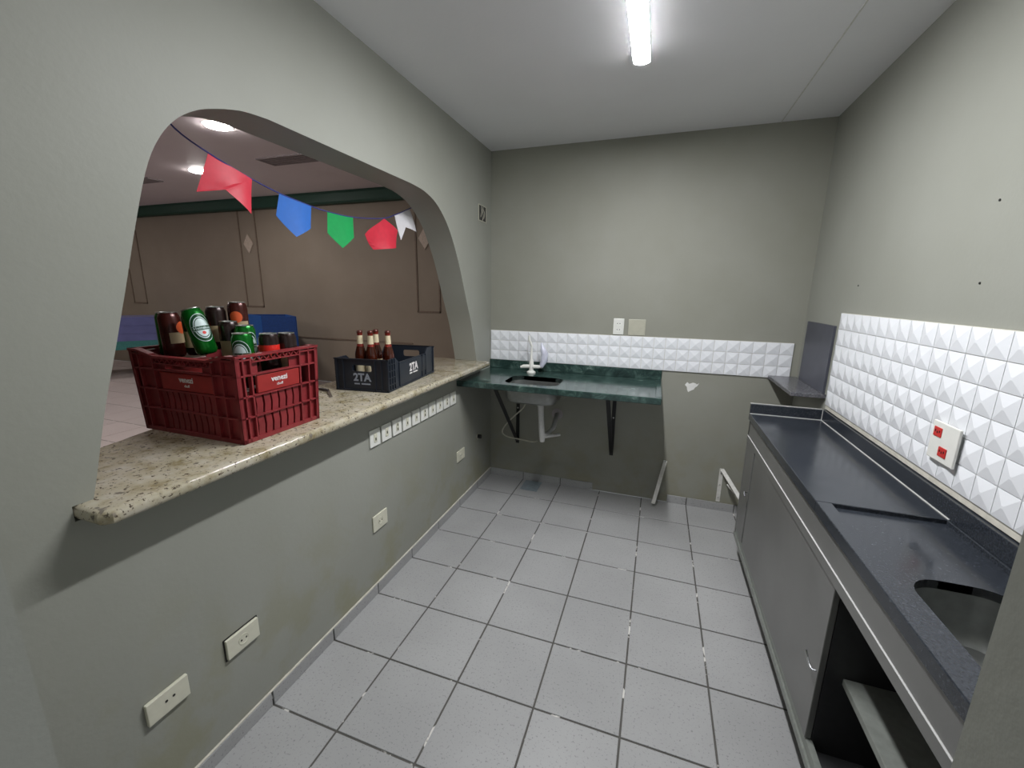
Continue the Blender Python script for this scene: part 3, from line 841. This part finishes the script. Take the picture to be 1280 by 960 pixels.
# ---------------------------------------------------------------- red bottle crate
BT = BZ1 + 0.0006
def crate_side(L, h, th, dip, logo=True, parent=None, m=None, full=True):
    """one side of the red crate: u along the length (0..L), v up (0..h), outward is +w.  Ribs stand proud of a thin web."""
    bm = nb()
    cu0, cu1 = 0.25 * L if L < 0.4 else 0.22 * L, 0.84 * L if L < 0.4 else 0.78 * L
    web = th * 0.25
    V = [0.0, 0.29 * h, 0.53 * h, 0.77 * h, 0.945 * h]
    def rib(u0, u1, v0, v1, w1=th, w0=0.0):
        box(bm, u0, u1, w0, w1, v0, v1)
    # rim and base
    n = 12
    def top(u):
        if not dip: return h
        s = min(max((u / L - 0.12) / 0.10, 0), 1) * min(max((0.88 - u / L) / 0.10, 0), 1)
        return h - dip * s * s * (3 - 2 * s)
    for k in range(n):
        u0, u1 = L * k / n, L * (k + 1) / n
        a, b = top(u0), top(u1)
        vv = [bm.verts.new(p) for p in ((u0, -0.004, a - 0.008), (u1, -0.004, b - 0.008), (u1, th + 0.003, b - 0.008), (u0, th + 0.003, a - 0.008), (u0, -0.004, a), (u1, -0.004, b), (u1, th + 0.003, b), (u0, th + 0.003, a))]
        q = [(x, y, z) for x, y, z in ()]
        for f in ((3, 2, 1, 0), (4, 5, 6, 7), (0, 1, 5, 4), (1, 2, 6, 5), (2, 3, 7, 6), (3, 0, 4, 7)): bm.faces.new([vv[i] for i in f])
    rib(0, L, 0.0, 0.014)
    # corner ribs
    cols = [0.003, 0.13 * L, cu0, cu1, 0.92 * L, L - 0.003]
    for u in cols:
        rib(u - 0.003, u + 0.003, 0.0, top(u) - 0.008)
    for v in V[1:4]:
        rib(0, L, v - 0.0028, v + 0.0028)
    hi = min(top(cu0 + 0.01), top((cu0 + cu1) / 2)) - 0.008
    rib(0, cu0, V[4] - 0.0025, V[4] + 0.0025); rib(cu1, L, V[4] - 0.0025, V[4] + 0.0025)
    # webs behind the corner cells
    if L > 0.4:
        rib(0, L, V[2], V[3], web); rib(cu0, cu1, 0.0, V[2], web)
    for a, b in ((0, cu0), (cu1, L)):
        rib(a, b, 0.0, V[1], web); rib(a, b, V[1], V[2], web); rib(a, b, V[3], V[4], web)
    # hand hole under a zig-zag truss
    zz0, zz1 = hi - 0.016, hi
    rib(cu0, cu1, zz0 - 0.004, zz0)
    nz = 8 if L < 0.4 else 11
    for k in range(nz):
        ua, ub = cu0 + (cu1 - cu0) * k / nz, cu0 + (cu1 - cu0) * (k + 1) / nz
        um = (ua + ub) / 2
        for p, q in (((ua, zz1), (um, zz0)), ((um, zz0), (ub, zz1))):
            vv = [bm.verts.new(x) for x in ((p[0] - .002, 0.002, p[1]), (p[0] + .002, 0.002, p[1]), (q[0] + .002, 0.002, q[1]), (q[0] - .002, 0.002, q[1]),
                                            (p[0] - .002, th - .002, p[1]), (p[0] + .002, th - .002, p[1]), (q[0] + .002, th - .002, q[1]), (q[0] - .002, th - .002, q[1]))]
            for f in ((3, 2, 1, 0), (4, 5, 6, 7), (0, 1, 5, 4), (1, 2, 6, 5), (2, 3, 7, 6), (3, 0, 4, 7)): bm.faces.new([vv[i] for i in f])
    # solid ends beside the hand hole
    w_ = (cu1 - cu0)
    rib(cu0, cu0 + 0.20 * w_, V[3], zz0, web); rib(cu1 - 0.16 * w_, cu1, V[3], zz0, web)
    # slanted slats in two rows
    ns = 6 if L < 0.4 else 9
    for (v0, v1) in ((0.014, V[1] - 0.003), (V[1] + 0.003, V[2] - 0.003)):
        for k in range(ns):
            u = cu0 + 0.006 + (w_ - 0.012) * (k + 0.5) / ns
            hw = (w_ - 0.012) / ns * 0.38
            mid = (v0 + v1) / 2
            sh = 0.004
            for (a, b, s0, s1) in ((v0, mid, 0.0, -sh), (mid, v1, -sh, 0.0)):
                vv = [bm.verts.new(x) for x in ((u - hw + s0, 0.001, a), (u + hw + s0, 0.001, a), (u + hw + s1, 0.001, b), (u - hw + s1, 0.001, b),
                                                (u - hw + s0, th * .55, a), (u + hw + s0, th * .55, a), (u + hw + s1, th * .55, b), (u - hw + s1, th * .55, b))]
                for f in ((3, 2, 1, 0), (4, 5, 6, 7), (0, 1, 5, 4), (1, 2, 6, 5), (2, 3, 7, 6), (3, 0, 4, 7)): bm.faces.new([vv[i] for i in f])
    bmesh.ops.transform(bm, matrix=m, verts=bm.verts)
    s = fin(bm, 'side_panel', 'red_crate', parent, False, 'local')
    bm = nb(); box(bm, cu0 + 0.004, cu1 - 0.004 - 0.08 * w_, 0.0005, th * 0.8, V[2] + 0.004, V[3] - 0.006, 0.002)
    bmesh.ops.transform(bm, matrix=m, verts=bm.verts)
    lp = fin(bm, 'logo_panel', 'red_crate_panel', s, False, 'local')
    uc, vc = (cu0 + cu1 - 0.08 * w_) / 2, (V[2] + V[3]) / 2
    flipm = Matrix(((-1, 0, 0, uc), (0, 0, 1, th * 0.8 + 0.0006), (0, 1, 0, vc + 0.008), (0, 0, 0, 1)))
    tb_ = text_bm('venezi', 0.027, 0.0004, 0.0006); bmesh.ops.transform(tb_, matrix=m @ flipm, verts=tb_.verts); fin(tb_, 'lettering', 'print_white', s, False, 'local')
    flipm = Matrix(((-1, 0, 0, uc), (0, 0, 1, th * 0.8 + 0.0006), (0, 1, 0, vc - 0.013), (0, 0, 0, 1)))
    tb_ = text_bm('choff', 0.013, 0.0004, 0.0002); bmesh.ops.transform(tb_, matrix=m @ flipm, verts=tb_.verts); fin(tb_, 'lettering', 'print_white', s, False, 'local')
    return s

CL, CWd, CH, TH = 0.512, 0.345, 0.298, 0.016       # x length, y width, height, rib depth
cr = thing('red_crate', 'dark red slotted plastic crate full of cans on the granite bar', 'crate', (-0.236, 0.832, BT))
hx, hy = CL / 2, CWd / 2
def frame(ox, oy, ux, uy, wx, wy):
    return Matrix(((ux, wx, 0, ox), (uy, wy, 0, oy), (0, 0, 1, 0), (0, 0, 0, 1)))
# u runs so that lettering reads from outside
crate_side(CWd, CH, TH, 0.0, parent=cr, m=frame(hx - TH, hy, 0, -1, 1, 0))       # toward the kitchen
crate_side(CWd, CH, TH, 0.0, parent=cr, m=frame(-hx + TH, -hy, 0, 1, -1, 0))
crate_side(CL, CH, TH, 0.020, parent=cr, m=frame(-hx, -hy + TH, 1, 0, 0, -1) @ Matrix(((-1, 0, 0, CL), (0, 1, 0, 0), (0, 0, 1, 0), (0, 0, 0, 1))))
crate_side(CL, CH, TH, 0.020, parent=cr, m=frame(hx, hy - TH, -1, 0, 0, 1) @ Matrix(((-1, 0, 0, CL), (0, 1, 0, 0), (0, 0, 1, 0), (0, 0, 0, 1))))
bm = nb(); box(bm, -hx + 0.004, hx - 0.004, -hy + 0.004, hy - 0.004, 0.0, 0.010); fin(bm, 'bottom', 'red_crate', cr, False, 'local')
for o in cr.children_recursive:                       # slight draft: the crate narrows towards its base
    for v in o.data.vertices:
        s = 0.955 + 0.045 * v.co.z / CH
        v.co.x *= s; v.co.y *= s

# ---------------------------------------------------------------- cans
CR, CHH = 0.033, 0.160
def can_protos():
    P = {}
    def body():
        b = nb(); lathe(b, [(0, 0.004), (0.022, 0.003), (0.025, 0.0), (0.028, 0.003), (CR, 0.012), (CR, CHH - 0.018), (0.0275, CHH - 0.004), (0.0270, CHH - 0.003)], 24); return b
    def lid():
        b = nb(); lathe(b, [(0.0268, CHH - 0.004), (0.0285, CHH - 0.002), (0.0285, CHH), (0.0255, CHH), (0.0245, CHH - 0.005), (0, CHH - 0.005)], 24); return b
    def tab():
        b = nb(); prism(b, rrect(0, 0.006, 0.007, 0.012, 0.005, 4), CHH - 0.005, CHH - 0.003); return b
    def wrap(b, r):
        for v in b.verts:
            u, vv, d = v.co.x, v.co.y, v.co.z
            a = u / r
            v.co = Vector(((r + d) * math.sin(a), -(r + d) * math.cos(a), vv))
        return b
    def disc(rx, rz, zc, d, n=28, rings=8):
        rx *= 1.15; rz *= 1.15
        b = nb(); prev = [b.verts.new((0, zc, d))]
        for k in range(1, rings + 1):
            cur = [b.verts.new((rx * k / rings * math.cos(2 * PI * i / n), zc + rz * k / rings * math.sin(2 * PI * i / n), d)) for i in range(n)]
            for i in range(n):
                j = (i + 1) % n
                if len(prev) == 1: b.faces.new((prev[0], cur[i], cur[j]))
                else: b.faces.new((prev[i], cur[i], cur[j], prev[j]))
            prev = cur
        return b
    def rect(u0, u1, z0, z1, d, n=16):
        b = nb(); lo = [b.verts.new((u0 + (u1 - u0) * k / n, z0, d)) for k in range(n + 1)]; hi = [b.verts.new((u0 + (u1 - u0) * k / n, z1, d)) for k in range(n + 1)]
        for k in range(n): b.faces.new((lo[k], lo[k + 1], hi[k + 1], hi[k]))
        return b
    def txt(s, size, zc, d, bold=0.0):
        b = text_bm(s, size, 0.0001, bold)
        for v in b.verts: v.co = Vector((v.co.x, v.co.y + zc, d + v.co.z))
        return b
    zc = 0.088
    P['green'] = [('body', body(), 'can_green'), ('lid', lid(), 'steel'), ('pull_tab', tab(), 'steel'),
                  ('badge', wrap(disc(0.030, 0.043, zc, 0.0003), CR), 'label_pale'),
                  ('badge', wrap(disc(0.0285, 0.0412, zc, 0.0005), CR), 'can_green_dark'),
                  ('badge', wrap(disc(0.0215, 0.033, zc, 0.0007), CR), 'label_pale'),
                  ('badge', wrap(disc(0.0190, 0.030, zc, 0.0009), CR), 'can_green_dark'),
                  ('badge', wrap(disc(0.0170, 0.0275, zc, 0.0011), CR), 'label_pale'),
                  ('band', wrap(rect(-0.030, 0.030, zc - 0.0095, zc + 0.0065, 0.0013), CR), 'label_pale'),
                  ('band', wrap(rect(-0.0295, 0.0295, zc - 0.0085, zc + 0.0055, 0.0015), CR), 'can_green_dark'),
                  ('lettering', wrap(txt('Heineken', 0.0135, zc - 0.0015, 0.0018, 0.0002), CR), 'label_pale'),
                  ('star', wrap(disc(0.005, 0.005, zc - 0.018, 0.0014, 10, 2), CR), 'label_red')]
    P['brown'] = [('body', body(), 'can_brown'), ('lid', lid(), 'steel'), ('pull_tab', tab(), 'steel'),
                  ('label', wrap(rect(-0.045, 0.045, 0.050, 0.088, 0.0003, 24), CR), 'label_tan'),
                  ('label', wrap(disc(0.019, 0.019, 0.104, 0.0005), CR), 'label_orange')]
    P['darkred'] = [('body', body(), 'can_dark'), ('lid', lid(), 'steel'), ('pull_tab', tab(), 'steel'),
                    ('label', wrap(rect(-0.10, 0.10, 0.075, 0.120, 0.0003, 40), CR), 'label_red')]
    P['dark'] = [('body', body(), 'can_dark'), ('lid', lid(), 'steel'), ('pull_tab', tab(), 'steel'),
                 ('label', wrap(rect(-0.040, 0.040, 0.030, 0.090, 0.0003, 24), CR), 'label_tan')]
    out = {}
    for k, parts in P.items():
        lst = []
        for nm, b, mt in parts:
            bmesh.ops.recalc_face_normals(b, faces=b.faces)
            me = bpy.data.meshes.new(nm); b.to_mesh(me); b.free(); me.materials.append(M[mt])
            for p in me.polygons: p.use_smooth = True
            try: me.set_sharp_from_angle(angle=math.radians(40))
            except Exception: pass
            lst.append((nm, me))
        out[k] = lst
    return out
CANS = can_protos()
def can(kind, loc, lab, tilt=(0, 0, 0), group='cans in the red crate'):
    t_ = bpy.data.objects.new('beverage_can', None); t_.empty_display_size = 0.03
    COL.objects.link(t_); t_.location = loc; t_.rotation_mode = 'ZYX'; t_.rotation_euler = tilt
    tag(t_, lab, 'can', group)
    for nm, me in CANS[kind]:
        o = bpy.data.objects.new(nm, me); COL.objects.link(o); o.parent = t_
    return t_
FL = BT + 0.0105
L1 = FL + CHH + 0.0005
cxs = [-0.400 + 0.0705 * i for i in range(6)]
cys = [0.728 + 0.0690 * j for j in range(4)]
# bottom layer, seen only through the crate's slots
for i, x in enumerate(cxs):
    for j, y in enumerate(cys):
        if i in (0, 5) or j in (0, 3):
            can(('dark', 'brown')[(i + j) % 2], (x, y, FL), 'dark can at the bottom of the red crate seen through its slots' if (i + j) % 2 == 0 else 'brown can at the bottom of the red crate seen through its slots', (0, 0, random.uniform(0, 6)), 'bottom layer of cans in the red crate')
RZ = math.radians(55)       # labels turned towards the kitchen doorway
can('green', (-0.214, 0.745, 1.322), 'large tilted green can with pale oval badge, topmost in the red crate', (0.05, -0.29, RZ + 0.40))
can('green', (-0.434, 0.763, 1.300), 'green can mostly hidden behind the brown can at the crate end', (0.0, 0.0, RZ + 2.2))
can('brown', (-0.366, 0.735, 1.302), 'brown can beside the tilted green can in the red crate', (0.0, -0.06, RZ + 1.2))
can('dark', (-0.386, 0.822, 1.298), 'dark can just behind the tilted green can', (0.0, 0.0, RZ))
can('dark', (-0.310, 0.860, 1.320), 'dark can with shiny lid between the green and the upright brown can', (0.0, 0.0, RZ))
can('brown', (-0.262, 0.912, 1.337), 'upright brown can with orange and white label standing highest at the back', (0.0, 0.0, RZ - 0.3))
can('dark', (-0.222, 0.838, 1.270), 'dark can below the upright brown can in the red crate', (0.0, 0.0, RZ))
can('green', (-0.082, 0.775, 1.238), 'upright green can with badge half below the red crate rim', (0.0, 0.0, RZ - 0.4))
can('green', (-0.146, 0.840, 1.258), 'green can directly behind the upright green can', (0.0, 0.0, RZ + 0.3))
can('darkred', (-0.048, 0.850, 1.232), 'dark can with bright red band by the crate rim', (0.0, 0.0, RZ))
can('dark', (-0.045, 0.925, 1.228), 'dark can in the corner of the red crate beside the red banded can', (0.0, 0.0, RZ))

# ---------------------------------------------------------------- black crate
BR = math.radians(7.0)
BL, BW, BH = 0.595, 0.300, 0.168           # length (y), width (x), height
bc = thing('black_crate', 'low black plastic crate with four bottles on the granite bar', 'crate', (0.012, 1.462, BT), BR)
# local frame: x from -BW to 0, y from 0 to BL
def end_panel(y0, y1, face):
    bm = nb()
    outer_ = [(-BW, 0.0), (0, 0.0), (0, BH), (-BW, BH)]
    if face > 0:
        inner_ = rrect(-BW / 2, BH - 0.050, 0.055, 0.020, 0.012, 4)
        plate_hole(bm, outer_, inner_, y0, y1, mat=Matrix(((1, 0, 0, 0), (0, 0, 1, 0), (0, 1, 0, 0), (0, 0, 0, 1))))
    else:
        inner_ = rrect(-BW / 2, BH - 0.050, 0.055, 0.016, 0.008, 4)
        plate_hole(bm, outer_, inner_, y0, y1, mat=Matrix(((1, 0, 0, 0), (0, 0, 1, 0), (0, 1, 0, 0), (0, 0, 0, 1))))
    yo = y0 - 0.006 if face < 0 else y1
    for u in (-BW + 0.004, -BW + 0.045, -0.075, -0.040, -0.004):
        box(bm, u - 0.003, u + 0.003, yo, yo + 0.006, 0.0, BH)
    box(bm, -BW - 0.004, 0.004, min(y0, yo), max(y1, yo + 0.006), BH - 0.006, BH)
    box(bm, -BW, 0, yo, yo + 0.006, 0.0, 0.008)
    return fin(bm, 'end_panel', 'black_crate', bc, False, 'local')
e0 = end_panel(0.006, 0.012, -1)
e1 = end_panel(BL - 0.012, BL - 0.006, 1)
def long_side(x0, x1, xo):
    bm = nb()
    pts = [(0.0, 0.0), (BL, 0.0), (BL, BH), (BL - 0.09, BH), (BL - 0.12, BH - 0.030), (0.13, BH - 0.030), (0.09, BH), (0.0, BH)]
    prism(bm, pts, x0, x1, mat=YZ)
    for u in (0.006, 0.03, 0.055, 0.08, 0.13, 0.42, 0.47, BL - 0.006):
        top_ = BH if (u < 0.10 or u > BL - 0.10) else BH - 0.030
        box(bm, xo, xo + 0.006, u - 0.003, u + 0.003, 0.0, top_)
    for z in (0.035, 0.070, 0.105, 0.140):
        box(bm, xo, xo + 0.005, 0.0, 0.09, z - 0.002, z + 0.002)
    box(bm, xo, xo + 0.006, 0.0, BL, 0.0, 0.008)
    box(bm, xo, xo + 0.004, 0.13, 0.47, 0.04, BH - 0.04)
    return fin(bm, 'long_side', 'black_crate', bc, False, 'local')
s0 = long_side(-0.012, -0.006, -0.006)
s1 = long_side(-BW + 0.006, -BW + 0.012, -BW)
bm = nb(); box(bm, -BW + 0.004, -0.004, 0.004, BL - 0.004, 0.0, 0.006); fin(bm, 'bottom', 'black_crate', bc, False, 'local')
# lettering on the long side and on the near end
tb_ = text_bm('2TA', 0.060, 0.0004, 0.0022)
bmesh.ops.transform(tb_, matrix=Matrix.Translation((0.0004, 0.295, 0.088)) @ YZ, verts=tb_.verts); fin(tb_, 'lettering', 'print_white', s0, False, 'local')
bm = nb(); box(bm, -0.0018, 0.0004, 0.245, 0.275, 0.053, 0.060); box(bm, -0.0018, 0.0004, 0.290, 0.345, 0.053, 0.060); fin(bm, 'lettering_bar', 'print_white', s0, False, 'local')
tb_ = text_bm('2TA', 0.055, 0.0004, 0.0020)
bmesh.ops.transform(tb_, matrix=Matrix.Translation((-BW / 2, -0.0002, 0.070)) @ XZ, verts=tb_.verts)
for v in tb_.verts: v.co.y += 0.0055
fin(tb_, 'lettering', 'print_grey', e0, False, 'local')
bm = nb(); box(bm, -0.195, -0.165, 0.0052, 0.006, 0.034, 0.041); box(bm, -0.155, -0.105, 0.0052, 0.006, 0.034, 0.041); fin(bm, 'lettering_bar', 'print_grey', e0, False, 'local')

# bottles
def bottle_meshes():
    parts = []
    b = nb(); lathe(b, [(0, 0.004), (0.027, 0.0), (0.031, 0.006), (0.031, 0.150), (0.029, 0.168), (0.021, 0.196), (0.0155, 0.218), (0.0135, 0.270), (0.0150, 0.272), (0.0150, 0.280), (0, 0.280)], 20); parts.append(('glass', b, 'brown_glass'))
    b = nb(); lathe(b, [(0.0164, 0.216), (0.0162, 0.222), (0.0145, 0.262), (0.0142, 0.262), (0.0159, 0.222), (0.0161, 0.216)], 20); parts.append(('neck_label', b, 'label_cream'))
    b = nb(); lathe(b, [(0.0200, 0.202), (0.0165, 0.216), (0.0163, 0.216), (0.0197, 0.202)], 20); parts.append(('neck_label', b, 'foil_red'))
    b = nb(); lathe(b, [(0.0146, 0.262), (0.0142, 0.270), (0.0156, 0.272), (0.0156, 0.276), (0.0152, 0.276), (0.0140, 0.262)], 20); parts.append(('foil', b, 'foil_red'))
    b = nb(); lathe(b, [(0, 0.290), (0.0125, 0.289), (0.0150, 0.286), (0.0165, 0.279), (0.0155, 0.279), (0, 0.2805)], 21); parts.append(('cap', b, 'cap_brown'))
    b = nb(); lathe(b, [(0.0314, 0.045), (0.0314, 0.125), (0.0311, 0.125), (0.0311, 0.045)], 20); parts.append(('body_label', b, 'label_cream'))
    out = []
    for nm, b, mt in parts:
        bmesh.ops.recalc_face_normals(b, faces=b.faces)
        me = bpy.data.meshes.new(nm); b.to_mesh(me); b.free(); me.materials.append(M[mt])
        for p in me.polygons: p.use_smooth = True
        try: me.set_sharp_from_angle(angle=math.radians(45))
        except Exception: pass
        out.append((nm, me))
    return out
BM = bottle_meshes()
for (x, y, lab) in ((-0.262, 1.605, 'brown glass bottle standing apart at the hall side of the black crate'),
                    (-0.197, 1.610, 'brown glass bottle with bright red foil neck in the black crate'),
                    (-0.222, 1.690, 'brown glass bottle partly hidden behind the red foil bottle'),
                    (-0.118, 1.655, 'brown glass bottle nearest the kitchen side of the black crate')):
    t_ = thing('beer_bottle', lab, 'bottle', (x, y, BT + 0.0065), random.uniform(0, 6), 'bottles in the black crate')
    for nm, me in BM:
        o = bpy.data.objects.new(nm, me); COL.objects.link(o); o.parent = t_

# bottle opener / knife lying on the bar
t_ = thing('table_knife', 'small knife with dark handle lying on the bar between the crates', 'knife', (-0.25, 1.32, BT))
bm = nb(); tube(bm, [(-0.36, 1.375, BT + 0.008), (-0.33, 1.378, BT + 0.008), (-0.29, 1.372, BT + 0.008)], [0.006, 0.008, 0.006], 10); fin(bm, 'handle', 'knife_handle', t_, True)
bm = nb(); bar(bm, (-0.29, 1.372, BT + 0.006), (-0.19, 1.282, BT + 0.003), 0.014, 0.0015, (0.5, 0.9, 0)); fin(bm, 'blade', 'chrome', t_)

# ---------------------------------------------------------------- bunting across the hatch
bg = thing('bunting_garland', 'string of coloured plastic pennant flags hung across the arched hatch', 'bunting', (-0.22, 1.4, 2.0))
sp_ = [(-0.190, 0.66, 2.10), (-0.22, 0.744, 2.039), (-0.22, 0.849, 1.995), (-0.22, 1.004, 1.951), (-0.22, 1.126, 1.926), (-0.22, 1.293, 1.907), (-0.22, 1.384, 1.902), (-0.22, 1.559, 1.905), (-0.22, 1.804, 1.938), (-0.22, 1.937, 1.981), (-0.21, 2.09, 2.045), (-0.190, 2.14, 2.07)]
bm = nb(); tube(bm, sm3(sp_, 4), 0.0026, 6); fin(bm, 'string', 'cord_blue', bg, True)
flags = [('flag_red', [(0.844, 1.995), (1.003, 1.950), (0.966, 1.82), (0.889, 1.889), (0.804, 1.866)], 0.030),
         ('flag_blue', [(1.122, 1.926), (1.288, 1.907), (1.268, 1.81), (1.188, 1.766), (1.104, 1.839)], 0.015),
         ('flag_green', [(1.384, 1.902), (1.559, 1.905), (1.555, 1.807), (1.468, 1.748), (1.384, 1.808)], 0.012),
         ('flag_red', [(1.82, 1.940), (1.955, 1.895), (1.914, 1.792), (1.747, 1.767), (1.651, 1.835)], 0.03),
         ('flag_white', [(1.928, 1.978), (2.084, 2.040), (2.158, 1.913), (2.032, 1.924), (1.992, 1.845)], 0.012)]
for mt, pts, bend in flags:
    bm = nb()
    loops = [[Vector((a, b, 0)) for a, b in pts]]
    vv = [bm.verts.new((-0.22, a, b)) for a, b in pts]
    for tr in tessellate_polygon(loops): bm.faces.new([vv[i] for i in tr])
    bmesh.ops.subdivide_edges(bm, edges=bm.edges[:], cuts=4, use_grid_fill=True)
    zt = max(p[1] for p in pts); ym = sum(p[0] for p in pts) / len(pts)
    for v in bm.verts:
        s = (zt - v.co.z) / 0.18
        v.co.x += bend * s * math.sin((v.co.y - ym) * 22 + 0.6) - 0.004 * s
    bmesh.ops.recalc_face_normals(bm, faces=bm.faces)
    bmesh.ops.solidify(bm, geom=bm.faces[:], thickness=0.0008)
    fin(bm, 'flag', mt, bg, True)
